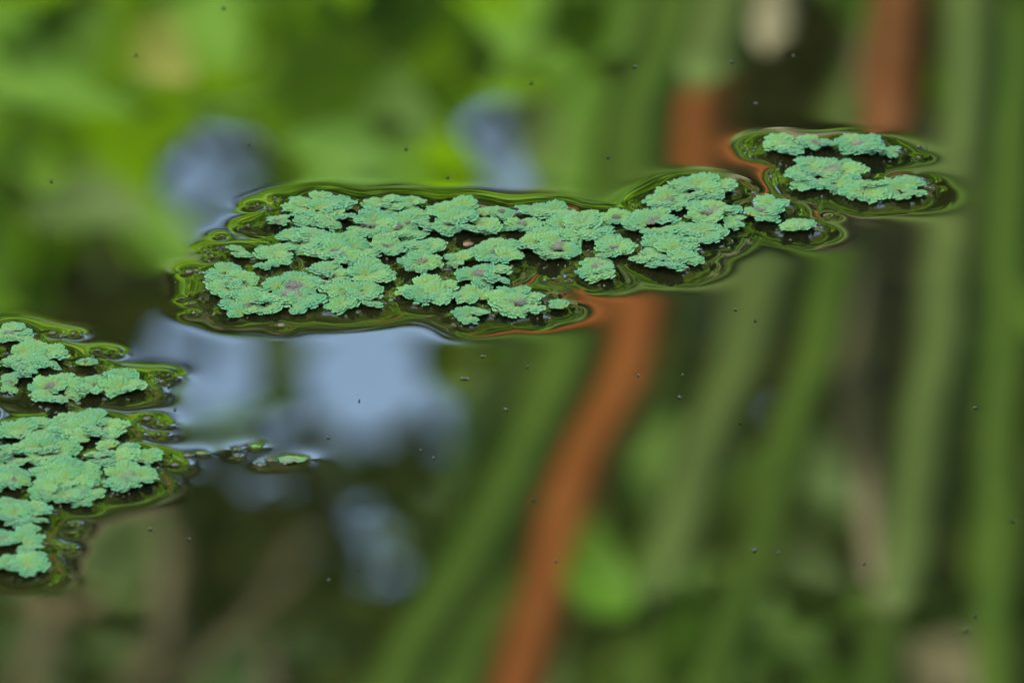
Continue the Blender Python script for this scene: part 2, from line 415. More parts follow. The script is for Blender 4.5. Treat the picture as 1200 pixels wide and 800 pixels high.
def plant(name, label, cat, group, base, top, r0, centre, radii, nleaf, leaf, mat, seed, trim=True, clumps=18, trimr=0, spread=.34, dark=True):
    base = np.array(base, float)
    root = empty(name, base); tag(root, label, cat, group)
    r = np.random.default_rng(seed + 5)
    limbs = [(r.uniform(.35, .95), np.array(centre) + r.normal(0, .42, 3) * np.array(radii)) for _ in range(7)]
    def clear(f, tip):
        a = base + (np.array(top) - base) * f
        q = to_px(a + (np.array(tip) - a) * np.linspace(0, 1, 12)[:, None])
        return not ((q[:, 0] > -60) & (q[:, 0] < 1260) & (q[:, 1] > -60) & (q[:, 1] < 860)).any()
    if trim: limbs = [l for l in limbs if clear(*l)]
    obj("trunk", tube_tree(base, top, r0, limbs, M["bark"]), root)
    P = crown_points(nleaf, centre, radii, seed, clumps, spread)
    P = P[P[:, 2] > .1]
    V, F, a = leaf_cloud(P, leaf[0], leaf[1], seed + 1)
    if trim:
        ok = keep(V, 0, 2 if mat in ("leaf_bright", "leaf_mid", "leaf_olive") else 0).reshape(-1, 6).all(1)
        n0 = int(ok.sum()); V = V.reshape(-1, 6, 3)[ok].reshape(-1, 3); a = a.reshape(-1, 6)[ok].ravel()
        k_ = (np.arange(n0) * 6)[:, None]
        F = np.concatenate([k_ + np.array([c_]) for c_ in ([0, 1, 5], [1, 2, 4], [1, 4, 5], [2, 3, 4])])
    obj("crown", mesh("crown", V - base, F, M[mat], False, {"v": ('FLOAT', a)}), root)
    return root

# shrubs at the water's far edge, bright in the sun
SH = "shrubs on the far bank"
c = mirrored(300, 60, 3.3)
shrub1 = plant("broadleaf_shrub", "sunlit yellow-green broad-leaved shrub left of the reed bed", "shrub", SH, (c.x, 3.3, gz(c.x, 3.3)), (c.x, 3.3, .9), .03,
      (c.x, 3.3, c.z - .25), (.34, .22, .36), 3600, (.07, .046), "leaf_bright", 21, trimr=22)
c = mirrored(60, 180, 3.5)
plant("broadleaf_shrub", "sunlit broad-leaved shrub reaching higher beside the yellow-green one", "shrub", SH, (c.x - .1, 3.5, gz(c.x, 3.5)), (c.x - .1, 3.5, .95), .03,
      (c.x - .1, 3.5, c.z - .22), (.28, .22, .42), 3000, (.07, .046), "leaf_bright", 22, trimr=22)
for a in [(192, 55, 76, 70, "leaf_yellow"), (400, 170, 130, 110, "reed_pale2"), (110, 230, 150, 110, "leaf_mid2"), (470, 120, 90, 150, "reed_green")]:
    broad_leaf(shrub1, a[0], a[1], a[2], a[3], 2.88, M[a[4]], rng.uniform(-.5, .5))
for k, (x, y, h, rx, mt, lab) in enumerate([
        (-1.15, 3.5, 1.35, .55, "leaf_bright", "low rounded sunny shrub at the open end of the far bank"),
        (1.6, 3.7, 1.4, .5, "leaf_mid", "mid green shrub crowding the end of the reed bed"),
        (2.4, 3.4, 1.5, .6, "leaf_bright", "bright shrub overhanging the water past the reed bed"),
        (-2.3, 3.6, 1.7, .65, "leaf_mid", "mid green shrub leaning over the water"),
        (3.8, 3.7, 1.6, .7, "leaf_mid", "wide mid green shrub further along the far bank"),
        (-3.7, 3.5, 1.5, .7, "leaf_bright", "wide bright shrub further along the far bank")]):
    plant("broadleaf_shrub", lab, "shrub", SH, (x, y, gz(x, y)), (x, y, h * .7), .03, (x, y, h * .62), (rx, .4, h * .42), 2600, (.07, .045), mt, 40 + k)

# dark thicket behind the reeds and shrubs
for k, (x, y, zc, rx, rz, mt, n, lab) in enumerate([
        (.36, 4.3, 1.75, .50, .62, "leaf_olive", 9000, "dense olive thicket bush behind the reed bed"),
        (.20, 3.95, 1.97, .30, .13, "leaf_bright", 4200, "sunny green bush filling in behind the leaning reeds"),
        (.17, 4.9, 1.86, .13, .20, "leaf_painted_shade", 6000, "near-black bush standing in for deep shade behind the reed bed"),
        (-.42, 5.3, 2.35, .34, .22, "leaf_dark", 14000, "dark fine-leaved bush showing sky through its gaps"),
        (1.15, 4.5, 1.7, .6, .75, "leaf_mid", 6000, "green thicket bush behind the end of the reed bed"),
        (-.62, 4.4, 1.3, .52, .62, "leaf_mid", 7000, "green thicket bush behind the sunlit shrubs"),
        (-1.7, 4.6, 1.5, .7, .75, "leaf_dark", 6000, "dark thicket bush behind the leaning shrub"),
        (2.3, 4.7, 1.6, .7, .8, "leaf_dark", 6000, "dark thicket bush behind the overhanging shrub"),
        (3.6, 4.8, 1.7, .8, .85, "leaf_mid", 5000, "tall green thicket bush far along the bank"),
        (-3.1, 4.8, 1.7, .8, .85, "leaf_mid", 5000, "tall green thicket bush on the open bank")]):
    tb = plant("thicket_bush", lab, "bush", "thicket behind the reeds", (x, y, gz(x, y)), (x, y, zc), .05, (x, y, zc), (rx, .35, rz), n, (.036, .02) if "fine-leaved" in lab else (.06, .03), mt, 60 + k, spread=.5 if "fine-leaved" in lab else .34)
    if "fine-leaved" in lab:                            # a few broad old leaves low in this bush
        rl = random.Random(3)
        for gx_ in range(-20, 380, 66):
            for gy_ in range(590, 880, 80):
                if gx_ > 200 and gy_ < 700: continue
                broad_leaf(tb, gx_ + rl.uniform(-35, 35), gy_ + rl.uniform(-35, 35), rl.uniform(60, 110), rl.uniform(80, 150), 4.85 + rl.uniform(-.05, .1), M[rl.choice(["leaf_mid2", "reed_brown", "reed_dark", "reed_dark", "reed_dark", "leaf_mid2"])], rl.uniform(-.9, .9))
    if k == 0:
        broad_leaf(tb, 706, 665, 86, 180, 3.0, M["reed_lime"], .15)
        for a in [(806, 750, 54, 150, "reed_lime"), (930, 770, 90, 120, "reed_green"), (640, 650, 60, 160, "reed_green"), (560, 640, 60, 160, "reed_green"),
                  (780, 640, 90, 150, "reed_green"), (690, 165, 150, 120, "reed_pale"), (640, 50, 70, 140, "reed_pale"), (960, 560, 120, 110, "leaf_mid2"), (880, 700, 80, 170, "reed_green"), (1040, 690, 80, 150, "reed_green"), (1180, 220, 80, 260, "reed_green"),
                  (1170, 640, 70, 200, "reed_green"), (560, 60, 120, 150, "reed_green"), (770, 30, 70, 160, "reed_pale"), (1120, 775, 120, 80, "reed_tan")]:
            broad_leaf(tb, a[0], a[1], a[2], a[3], 3.62, M[a[4]], rng.uniform(-.2, .2))
        rl = random.Random(8)
        for gx_ in range(590, 1290, 62):
            for gy_ in range(440, 900, 70):
                x_, y_ = gx_ + rl.uniform(-34, 34), gy_ + rl.uniform(-34, 34)
                if x_ > 860 and y_ < 530: continue
                low = ["reed_lime", "reed_green", "reed_green", "leaf_mid2", "reed_pale2"] if y_ > 630 and x_ < 1010 else ["reed_green", "leaf_mid2", "leaf_mid2", "reed_dark", "reed_green"]
                broad_leaf(tb, x_, y_, rl.uniform(60, 110), rl.uniform(90, 170), 3.66 + rl.uniform(-.05, .12), M[rl.choice(low)], rl.uniform(-.6, .6))

# trees beyond, their crowns closing the view upwards
TR = "trees behind the far bank"
for k, (x, y, zc, rx, rz, mt, n, lab) in enumerate([
        (.95, 7.2, 3.7, 1.3, 1.0, "leaf_shade", 14000, "broad olive tree rising behind the reed bed"),
        (-1.05, 6.6, 3.75, 1.1, .62, "leaf_dark", 14000, "dark tree with hanging lower boughs behind the sunlit shrubs"),
        (2.9, 7.6, 3.9, 1.6, 1.6, "leaf_shade", 14000, "yellow-green tree to one side behind the far bank"),
        (-3.4, 7.4, 3.9, 1.7, 1.6, "leaf_shade", 14000, "yellow-green tree over the open end of the bank"),
        (-.3, 10.2, 7.5, 3.0, 1.15, "leaf_shade", 24000, "tallest tree, its sunny crown showing above the others"),
        (5.6, 7.2, 4.0, 1.8, 2.1, "leaf_dark", 10000, "dark tree far along the bank"),
        (-6.0, 7.0, 4.0, 1.8, 2.1, "leaf_dark", 10000, "dark tree beyond the yellow-green one")]):
    tree = plant("tree", lab, "tree", TR, (x - (2.0 if k == 4 else 0), y, gz(x, y)), (x - (1.2 if k == 4 else 0), y, zc + rz * .4), .13, (x, y, zc), (rx, rx * .8, rz), n, (.11, .065), mt, 90 + k, trimr=70 if k == 4 else 22, clumps=30)
    if "hanging lower boughs" in lab:                  # bare boughs drooping out of this crown
        for pts, rad in (([(60, 960), (150, 860), (230, 780), (290, 710), (350, 645), (372, 600)], .011), ([(310, 960), (316, 840), (318, 770), (322, 720)], .010), ([(120, 900), (190, 740), (205, 640), (190, 600)], .013), ([(-40, 900), (40, 780), (70, 700), (50, 640)], .012)):
            q = [mirrored(a, b2, 4.75) - tree.location for a, b2 in pts]
            obj("bough", tube_path(q, rad, M["drybark"]), tree)

# first tree: unseen, added on the photographer's bank to keep sun off the rafts
sx, sy = -2.75, -2.35
plant("shade_tree", "unseen leafy tree added on the near bank to shade the rafts", "tree", None, (-3.9, -3.9, gz(-3.9, -3.9)), (sx, sy - .3, 4.7), .16,
      (sx, sy, 4.5), (1.25, 1.25, .75), 26000, (.12, .08), "leaf_shade", 130, trim=False, clumps=40)
plant("shade_tree", "second shade tree arching over the pond further along the near bank", "tree", None, (3.6, -4.2, gz(3.6, -4.2)), (3.0, -2.9, 4.2), .15,
      (2.9, -2.6, 4.4), (1.2, 1.2, .8), 12000, (.12, .08), "leaf_shade", 131, trim=False, clumps=34)

# random reeds filling the rest of the bed, for the whole width of the bank
kinds = ["reed_green", "reed_pale", "reed_green", "reed_dark", "reed_tan", "reed_lime", "reed_green", "reed_dark"]
words = {"reed_green": "plain green", "reed_pale": "pale green", "reed_dark": "dark green", "reed_tan": "dry tan", "reed_lime": "lime green"}
def bunch(name, x, y, n, hgt, seed, lab, mats, spread=.16):
    r = np.random.default_rng(seed)
    root = empty(name, (x, y, gz(x, y))); tag(root, lab, "reeds", "clumps of reed on the far bank")
    for k in range(n):
        bx, by = x + r.normal(0, spread), y + r.normal(0, spread * .6)
        z0 = max(gz(bx, by), -.35)
        h = hgt * r.uniform(.7, 1.1); a = r.uniform(0, 2 * math.pi); lean = r.uniform(.1, .45) * h
        pts = [(bx, by, z0), (bx + math.cos(a) * lean * .2, by + math.sin(a) * lean * .15, z0 + h * .4),
               (bx + math.cos(a) * lean * .55, by + math.sin(a) * lean * .4, z0 + h * .8), (bx + math.cos(a) * lean, by + math.sin(a) * lean * .6, z0 + h)]
        Q = np.array([np.array(pts[i]) + (np.array(pts[i + 1]) - np.array(pts[i])) * f for i in range(3) for f in np.linspace(0, 1, 6)])
        if not keep(Q, 26).all(): continue
        q = to_px(Q)                                    # the bed is open where the photograph looks through to single leaves
        if ((q[:, 0] > -80) & (q[:, 0] < 1280) & (q[:, 1] > -80) & (q[:, 1] < 880)).any(): continue
        me, o0 = strap(pts, r.uniform(.016, .028), M[mats[r.integers(0, len(mats))]], n=18, tip=.5, face=r.uniform(-.5, .5))
        o = obj("leaf", me, root); o.location = Vector(o0) - root.location
for k, (x, y, n, h) in enumerate([(.15, 3.55, 9, 1.55), (.42, 3.3, 12, 1.35), (.3, 3.7, 10, 1.75), (.72, 3.1, 14, 1.8), (1.05, 2.95, 14, 1.9), (1.5, 2.9, 14, 1.8), (1.95, 2.8, 12, 1.7),
                                  (2.6, 2.8, 12, 1.9), (3.2, 2.9, 12, 1.8), (4.2, 2.9, 12, 1.8), (-.75, 2.9, 10, 1.1), (-1.2, 2.8, 12, 1.7), (-1.7, 2.85, 12, 1.8), (-2.7, 2.9, 12, 1.7), (-3.3, 2.9, 12, 1.8), (-4.3, 2.9, 12, 1.8)]):
    mats = [kinds[(k + j) % len(kinds)] for j in (0, 1, 3)]
    names = ["nearest the shrubs", "in front of the dark thicket", "standing back in the bed"]
    lab = "clump of %s and %s reeds %s" % (words[mats[0]], words[mats[1]], ["among the leaning dead leaves", "before the dark thicket", "at the back of the reed bed", "beside the pale bending leaf", "at the reed bed's thick middle", "where the bank curves out", "under the overhanging shrub", "past the overhanging shrub", "before the wide green shrub", "at the last reach of the bed", "at the foot of the sunlit shrubs", "before the low rounded shrub", "before the leaning shrub", "past the leaning shrub", "before the wide bright shrub", "at the open end of the bank"][k])
    bunch("reed_clump", x, y, n, h, 300 + k, lab, mats)

# ================================================================== water-fern fronds
def make_frond(seed):
    """a fan of branchlets clothed in overlapping cupped scales; base at the origin, about 1 long along +X"""
    r = np.random.default_rng(seed)
    V, F, T = [], [], []
    def add(v, f, tint):
        s0 = len(V); V.extend(v); F.extend([tuple(i + s0 for i in q) for q in f]); T.extend(tint)
    half = r.uniform(.9, 1.15)
    nb = 5
    def dome(x, y):
        rr = math.hypot(x, y)
        an_ = math.atan2(y, x)
        near = min(abs(an_ - b2[0]) for b2 in branches) * rr          # distance from the nearest branchlet's ridge
        return .04 + .20 * math.sin(math.pi * min(rr + .08, 1.16) / 1.2) - .30 * min(near, .2) * (rr > .2) - .12 * y * y
    branches = []
    for b_ in range(nb):
        an = (b_ / (nb - 1) * 2 - 1) * half + r.normal(0, .05)
        L = (1.0 - .22 * (abs(an) / half) ** 1.5) * r.uniform(.88, 1.06)
        branches.append((an, L))
    order = sorted(range(nb), key=lambda i: -abs(branches[i][0]))
    # lamina under the scales, closes the gaps
    ring = []
    for b_ in range(nb):
        an, L = branches[b_]
        for da, fl in ((-.10, .90), (0, .97), (.10, .90)):
            ring.append((math.cos(an + da) * L * fl, math.sin(an + da) * L * fl))
        if b_ < nb - 1:
            a2, L2 = branches[b_ + 1]; am = (an + a2) / 2; ring.append((math.cos(am) * min(L, L2) * .80, math.sin(am) * min(L, L2) * .80))
    lv = [(0, 0, .03)] + [(x * .55, y * .55, dome(x * .55, y * .55) - .045) for x, y in ring] + [(x, y, dome(x, y) - .045) for x, y in ring]
    m_ = len(ring)
    lf = [(0, 1 + i, 2 + i) for i in range(m_ - 1)] + [(1 + i, 1 + m_ + i, 2 + m_ + i, 2 + i) for i in range(m_ - 1)]
    add(lv, lf, [(0, .9, .2, 1)] + [(0, .6, .2, 1)] * m_ + [(.2, .1, .3, 1)] * m_)
    def scale_leaf(cx, cy, an, size, lift, tv):
        ca, sa = math.cos(an), math.sin(an)
        rows = [(-.55, .42, .0), (-.05, .98, .16), (.45, .92, .18), (.82, .55, .11), (1.0, .18, .03)]
        v, tint = [], []
        rnd = r.uniform(0, 1)
        z0 = dome(cx, cy) + r.normal(0, .008)
        for (u, hw, hh) in rows:
            for s in (-1, -.5, 0, .5, 1):
                lx = u * size; ly = s * hw * size * .62
                z = z0 + lift * (u + .55) * size + hh * size * (1 - .85 * s * s) + (-.10 * size if abs(s) == 1 else 0)
                v.append((cx + lx * ca - ly * sa, cy + lx * sa + ly * ca, z))
                edge = max(abs(s) ** 4 * .6, ((u + .05) / 1.05) ** 3 if u > 0 else 0)
                tint.append((min(1, edge) * (.25 + .75 * (1 - tv) ** 2), tv, rnd, 1))
        f = [(i * 5 + j, (i + 1) * 5 + j, (i + 1) * 5 + j + 1, i * 5 + j + 1) for i in range(4) for j in range(4)]
        add(v, f, tint)
    for b_ in order:
        an, L = branches[b_]
        curve = r.normal(0, .10)
        n = 6
        for i in range(n):
            t_ = .10 + .90 * i / (n - 1)
            a_ = an + curve * t_ * t_
            wob = .09 + .07 * math.sin(math.pi * t_)
            px, py = math.cos(a_) * L * t_ * .93, math.sin(a_) * L * t_ * .93
            size = (.125 + .035 * math.sin(math.pi * min(t_ * .95, 1))) * r.uniform(.88, 1.14)
            for s in (-1, 1):
                ox = -math.sin(a_) * wob * s; oy = math.cos(a_) * wob * s
                scale_leaf(px + ox, py + oy, a_ + s * r.uniform(.45, .75), size, .09, 1 - t_)
            scale_leaf(px + math.cos(a_) * .02, py + math.sin(a_) * .02, a_ + r.normal(0, .18), size * .95, .15, 1 - t_)
        scale_leaf(math.cos(an + curve) * L * .93, math.sin(an + curve) * L * .93, an + curve, .15, .05, 0)
    V = np.array(V)
    outline = np.array([(0, 0)] + ring)
    return V, F, np.array(T), outline
FR, FRO, OUTL = [], [], []
for k in range(14):
    V, F, T, ol = make_frond(700 + k)
    FR.append(mesh("frond", V, F, M["fern"], True, {"tint": ('FLOAT_COLOR', T)}))
    FRO.append(mesh("withered_frond", V, F, M["fern_old"], True, {"tint": ('FLOAT_COLOR', T)}))
    OUTL.append(ol)

# photograph pixels of every plant: x, y, width, height, flag (b = brown heart, w = withered)
MAIN = [(375,246,82,42,''),(325,259,33,20,''),(452,240,50,25,''),(434,262,54,32,''),(357,279,68,30,''),(396,293,88,42,''),(452,287,48,26,'b'),
 (279,295,36,21,''),(318,301,46,31,''),(272,330,68,44,''),(347,340,72,42,'b'),(296,356,66,30,''),(352,361,20,13,''),(383,321,56,30,'b'),(433,319,54,30,''),
 (416,347,76,34,'b'),(462,268,48,26,''),(484,237,30,20,''),(484,262,56,35,''),(545,256,84,44,''),(587,249,32,20,'b'),(611,263,48,20,''),(640,250,64,25,''),
 (682,264,72,40,'b'),(648,287,70,38,'b'),(582,295,64,34,''),(497,288,52,22,''),(492,308,46,28,''),(536,303,40,22,''),(568,323,62,32,''),(503,342,66,36,''),
 (550,346,48,26,''),(549,367,46,21,''),(606,353,60,34,'b'),(651,357,19,10,''),(722,255,34,17,'b'),(768,262,78,34,''),(782,236,50,30,''),(824,220,78,32,''),
 (836,249,66,30,''),(894,246,58,28,''),(862,259,28,16,''),(718,289,60,27,'b'),(702,313,48,29,''),(785,296,78,42,''),(822,273,58,27,''),(936,264,42,19,'')]
RIGHT = [(917,173,48,32,''),(956,167,44,20,'b'),(1008,172,56,28,'b'),(1044,176,26,15,''),(963,204,94,44,''),(1013,224,56,27,''),(1058,221,50,27,'')]
UPPER = [(17,388,44,29,''),(45,416,68,32,''),(20,430,50,28,''),(101,425,22,13,'b'),(64,454,64,36,''),(105,452,36,29,''),(147,449,58,33,''),(10,450,28,15,'b'),(-34,425,60,40,''),(-40,455,50,30,'')]
LOWER = [(103,498,88,36,''),(36,502,64,26,''),(55,526,66,34,''),(15,537,46,34,''),(132,532,56,36,''),(171,537,30,27,''),(150,559,60,32,''),(76,558,78,36,''),
 (92,579,60,24,''),(14,563,42,32,''),(52,579,40,21,'b'),(32,602,62,34,''),(28,631,48,32,''),(35,659,50,31,''),(2,632,30,30,'b'),(6,660,36,26,''),(4,592,34,26,'b'),
 (-40,520,60,40,''),(-36,570,60,40,''),(-40,620,60,40,''),(-50,480,60,36,'')]
WHERE = {
 'main': (["large open rosette", "small tuft", "compact rosette", "spreading rosette", "loose tuft", "flat broad rosette"],
          "in the long raft that reaches towards the rust reed's reflection"),
}
RAFTS = [("main", MAIN), ("right", RIGHT), ("upper", UPPER), ("lower", LOWER)]
PXM = FRAME_W / 1200.0
PINS = []            # polygons (world xy) and the height at which they hold the water
CENTRES = []
def plant_fern(px, py, wpx, hpx, flag, raft, seed):
    r = random.Random(seed)
    c = on_water(px, py + 2.5, 0.0010)
    rx = wpx * PXM * .57
    ry = max(.7 * rx, min(1.5 * rx, (hpx - 2) * PXM / math.sin(ELEV) * .57))
    root = empty("water_fern", (c.x, c.y, 0))
    hold = r.uniform(.0005, .00095)
    area = wpx * hpx
    n = 3 if area < 500 else 4 if area < 900 else 5 if area < 1400 else 6 if area < 2200 else 7 if area < 3000 else 9
    a0 = r.uniform(0, 2 * math.pi)
    lift = hold - .00022
    def frond(an, ln, off, mats, outl, nm, z, wide=1.0, tilt=0.0, pin=True):
        k = r.randrange(len(mats))
        o = obj(nm, mats[k], root)
        sx, sy = math.cos(an), math.sin(an)
        # length in this direction to the ellipse
        reach = 1 / math.sqrt((sx / rx) ** 2 + (sy / ry) ** 2)
        L = reach * ln
        o.location = (sx * reach * off, sy * reach * off, z)
        o.rotation_euler = (r.uniform(-.10, .10), tilt, an)
        o.scale = (L, L * wide, max(.0034, min(.0052, L * .95)))
        if pin:
            ca, sa = math.cos(an), math.sin(an)
            q = outl[k] * np.array([L, L * wide]) * .98
            PINS.append((np.stack([c.x + o.location.x + q[:, 0] * ca - q[:, 1] * sa, c.y + o.location.y + q[:, 0] * sa + q[:, 1] * ca], 1), hold))
        return o
    def lobe(an, x, y, L, z, wide):
        k = r.randrange(len(FR)); o = obj("frond", FR[k], root)
        ca, sa = math.cos(an), math.sin(an)
        o.location = (x - ca * L * .5, y - sa * L * .5, z)
        o.rotation_euler = (r.uniform(-.24, .24), r.uniform(-.22, .06), an)
        o.scale = (L, L * wide, max(.0036, L * .98))
        q = OUTL[k] * np.array([L, L * wide]) * .98
        PINS.append((np.stack([c.x + o.location.x + q[:, 0] * ca - q[:, 1] * sa, c.y + o.location.y + q[:, 0] * sa + q[:, 1] * ca], 1), hold))
    if flag == 'w':
        for i in range(n + 1):
            an = a0 + i * 2 * math.pi / (n + 1) + r.uniform(-.3, .3)
            old = (i % 2 == 0) or r.random() < .3
            frond(an, r.uniform(.7, 1.0), .02, FRO if old else FR, OUTL, "withered_frond" if old else "frond", lift, .9)
    else:
        size = .0049 if area > 1500 else .0043 if area > 700 else .0036
        pos = []
        for _ in range(400):                              # fronds fork outwards; each finds its own patch of the plant's outline
            u, v = r.uniform(-1, 1), r.uniform(-1, 1)
            if u * u + v * v > 1: continue
            x, y = u * max(rx - size * .42, rx * .4), v * max(ry - size * .42, ry * .4)
            if all((x - p_[0]) ** 2 + (y - p_[1]) ** 2 > (size * .76) ** 2 for p_ in pos): pos.append((x, y))
        for (x, y) in pos:
            rad = math.hypot(x / rx, y / ry)
            an = math.atan2(y, x) + r.gauss(0, .35 + .6 * (1 - rad))
            lobe(an, x, y, size * r.uniform(.85, 1.2), lift + .0004 * (1 - rad) + r.uniform(-.0001, .0003), r.uniform(.82, 1.08))
        if flag == 'b' or r.random() < .5:
            for i in range(3 if flag == 'b' else 2):
                an = a0 + r.uniform(0, 6.28)
                frond(an, r.uniform(.24, .42), r.uniform(-.10, .14), FRO, OUTL, "withered_frond", lift + .0007, .9, r.uniform(-.2, .0), False)
    return root

sizes = lambda w: "tiny" if w < 24 else "small" if w < 40 else "medium" if w < 58 else "large" if w < 74 else "huge"
seed = 5000
PLANTS = []
for raft, lst in RAFTS:
    for (px, py, wp, hp, fl) in lst:
        seed += 1
        PLANTS.append((plant_fern(px, py, wp, hp, fl, raft, seed), raft, px, py, wp, hp, fl))
RN = {"main": "the long raft", "right": "the small separate raft", "upper": "the short narrow raft by the frame's edge", "lower": "the crowded raft"}
# labels: size, heart, and where in its raft each fern floats
ZONES = {
 "main": lambda x, y: ("at the long raft's end" if x < 335 else "on the long raft's far edge" if y < 248 and x < 730 else
                       "on the long raft's tip" if x > 850 else "on the long raft's shoulder" if x > 735 else
                       "on the long raft's near edge" if y > 335 else "by the long raft's dark notch" if 600 < x < 735 and y > 280 else
                       "in the long raft's crowded middle" if x < 470 else "around the long raft's open water" if x < 600 else "on the long raft's narrow waist"),
 "right": lambda x, y: "on the small separate raft's " + ("far side" if y < 190 else "near side" if y > 212 else "middle"),
 "upper": lambda x, y: "in the narrow raft" + ("'s rounded tip" if x > 120 else " at its middle" if x > 55 else ""),
 "lower": lambda x, y: "in the crowded raft" + ("'s pointed tip" if x > 120 else "'s trailing lobe" if y > 590 else "'s thick middle" if x > 45 and y < 570 else " on its edge" if x > 45 else ""),
}
ORD = ["first", "second", "third", "fourth", "fifth", "sixth", "seventh", "eighth", "ninth"]
FROM = {"main": "from its ragged end", "right": "from the long raft", "upper": "from the tip", "lower": "from tip"}
byl = {}
for rec in PLANTS:
    (o, raft, px, py, wp, hp, fl) = rec
    look = {"b": " brown-hearted", "w": " half-withered", "": " green"}[fl]
    form = "tuft" if wp < 36 else "rosette"
    byl.setdefault("%s%s fern %s %s" % (sizes(wp), look, form, ZONES[raft](px, py)), []).append(rec)
for lab, recs in byl.items():
    recs.sort(key=lambda q: q[2] if q[1] in ("main", "right") else -q[2])
    for k, rec in enumerate(recs):
        tag(rec[0], lab if len(recs) == 1 else "%s, %s %s" % (lab, ORD[k], FROM[rec[1]]), "water fern", "floating water ferns")

# ================================================================== the water, held up by what floats on it
X0, X1, Y0, Y1 = -.138, .138, -.200, .232
DX, DY = .00046, .00056
fx = np.arange(X0, X1, DX); fy = np.arange(Y0, Y1, DY)
NX, NY = len(fx), len(fy)
pin = np.zeros((NY, NX), bool); val = np.zeros((NY, NX), np.float32)
def pin_poly(poly, h):
    x0, y0 = poly.min(0); x1, y1 = poly.max(0)
    i0, i1 = max(0, int((x0 - X0) / DX)), min(NX, int((x1 - X0) / DX) + 2)
    j0, j1 = max(0, int((y0 - Y0) / DY)), min(NY, int((y1 - Y0) / DY) + 2)
    if i1 <= i0 or j1 <= j0: return
    gx_, gy_ = np.meshgrid(fx[i0:i1], fy[j0:j1])
    ins = np.zeros(gx_.shape, bool); n = len(poly)
    for k in range(n):
        xa, ya = poly[k]; xb, yb = poly[(k + 1) % n]
        cnd = ((ya > gy_) != (yb > gy_))
        with np.errstate(divide='ignore', invalid='ignore'):
            ins ^= cnd & (gx_ < (xb - xa) * (gy_ - ya) / (yb - ya + 1e-12) + xa)
    pin[j0:j1, i0:i1] |= ins
    val[j0:j1, i0:i1] = np.where(ins, np.maximum(val[j0:j1, i0:i1], h) if h > 0 else h, val[j0:j1, i0:i1])
for poly, h in PINS: pin_poly(poly, h)
LAM = .0027                                              # capillary length of water
def solve(h, it):
    ax, ay = 1 / DX ** 2, 1 / DY ** 2; dn = 2 * ax + 2 * ay + 1 / LAM ** 2
    for _ in range(it):
        n = np.zeros_like(h)
        n[1:-1, 1:-1] = ((h[1:-1, :-2] + h[1:-1, 2:]) * ax + (h[:-2, 1:-1] + h[2:, 1:-1]) * ay) / dn
        h = np.where(pin, val, n)
    return h
fernpin = pin.copy()
h = solve(val.copy(), 160)

# wet scraps of dead fern and root caught between the fronds, and around the ragged ends
r = np.random.default_rng(77)
cand = np.argwhere((~fernpin) & (h > .00030))
cand = cand[r.choice(len(cand), 380, replace=False)]
SC = [(fx[i], fy[j]) for j, i in cand]
for (px, py, sx_, sy_, n) in [(232, 330, 14, 16, 60), (250, 296, 12, 8, 24), (262, 360, 20, 5, 26), (308, 240, 10, 6, 20), (286, 266, 8, 6, 14), (476, 318, 10, 16, 40), (645, 338, 14, 10, 26),
                              (640, 366, 16, 7, 24), (592, 376, 10, 4, 12), (845, 290, 12, 8, 20), (880, 228, 8, 8, 16), (1072, 178, 6, 6, 12), (880, 176, 6, 4, 8), (904, 206, 4, 6, 8), (1086, 222, 6, 5, 10), (968, 262, 8, 4, 10),
                              (186, 446, 8, 8, 18), (70, 392, 16, 6, 16), (120, 415, 18, 5, 18), (186, 505, 6, 10, 16), (196, 542, 10, 8, 22), (90, 612, 10, 8, 16), (76, 640, 6, 10, 12), (540, 382, 10, 3, 8)]:
    for _ in range(max(3, n // 3)):
        p = on_water(px + r.normal(0, sx_), py + r.normal(0, sy_)); SC.append((p.x, p.y))
scr = []
for (x, y) in SC:
    if not (X0 + .005 < x < X1 - .005 and Y0 + .005 < y < Y1 - .005): continue
    j, i = int((y - Y0) / DY), int((x - X0) / DX)
    if fernpin[j, i]: continue
    s = r.uniform(.00025, .0008); a = r.uniform(0, 6.28); el = r.uniform(.35, 1)
    k = r.integers(5, 8); an = np.sort(r.uniform(0, 6.28, k)); rad = s * r.uniform(.6, 1.1, k)
    q = np.stack([np.cos(an) * rad, np.sin(an) * rad * el], 1)
    q = np.stack([x + q[:, 0] * math.cos(a) - q[:, 1] * math.sin(a), y + q[:, 0] * math.sin(a) + q[:, 1] * math.cos(a)], 1)
    hh = r.uniform(.0004, .0011) if h[j, i] > .0004 else r.uniform(.00005, .00035)
    pin_poly(q, hh); scr.append((x, y, q, hh))
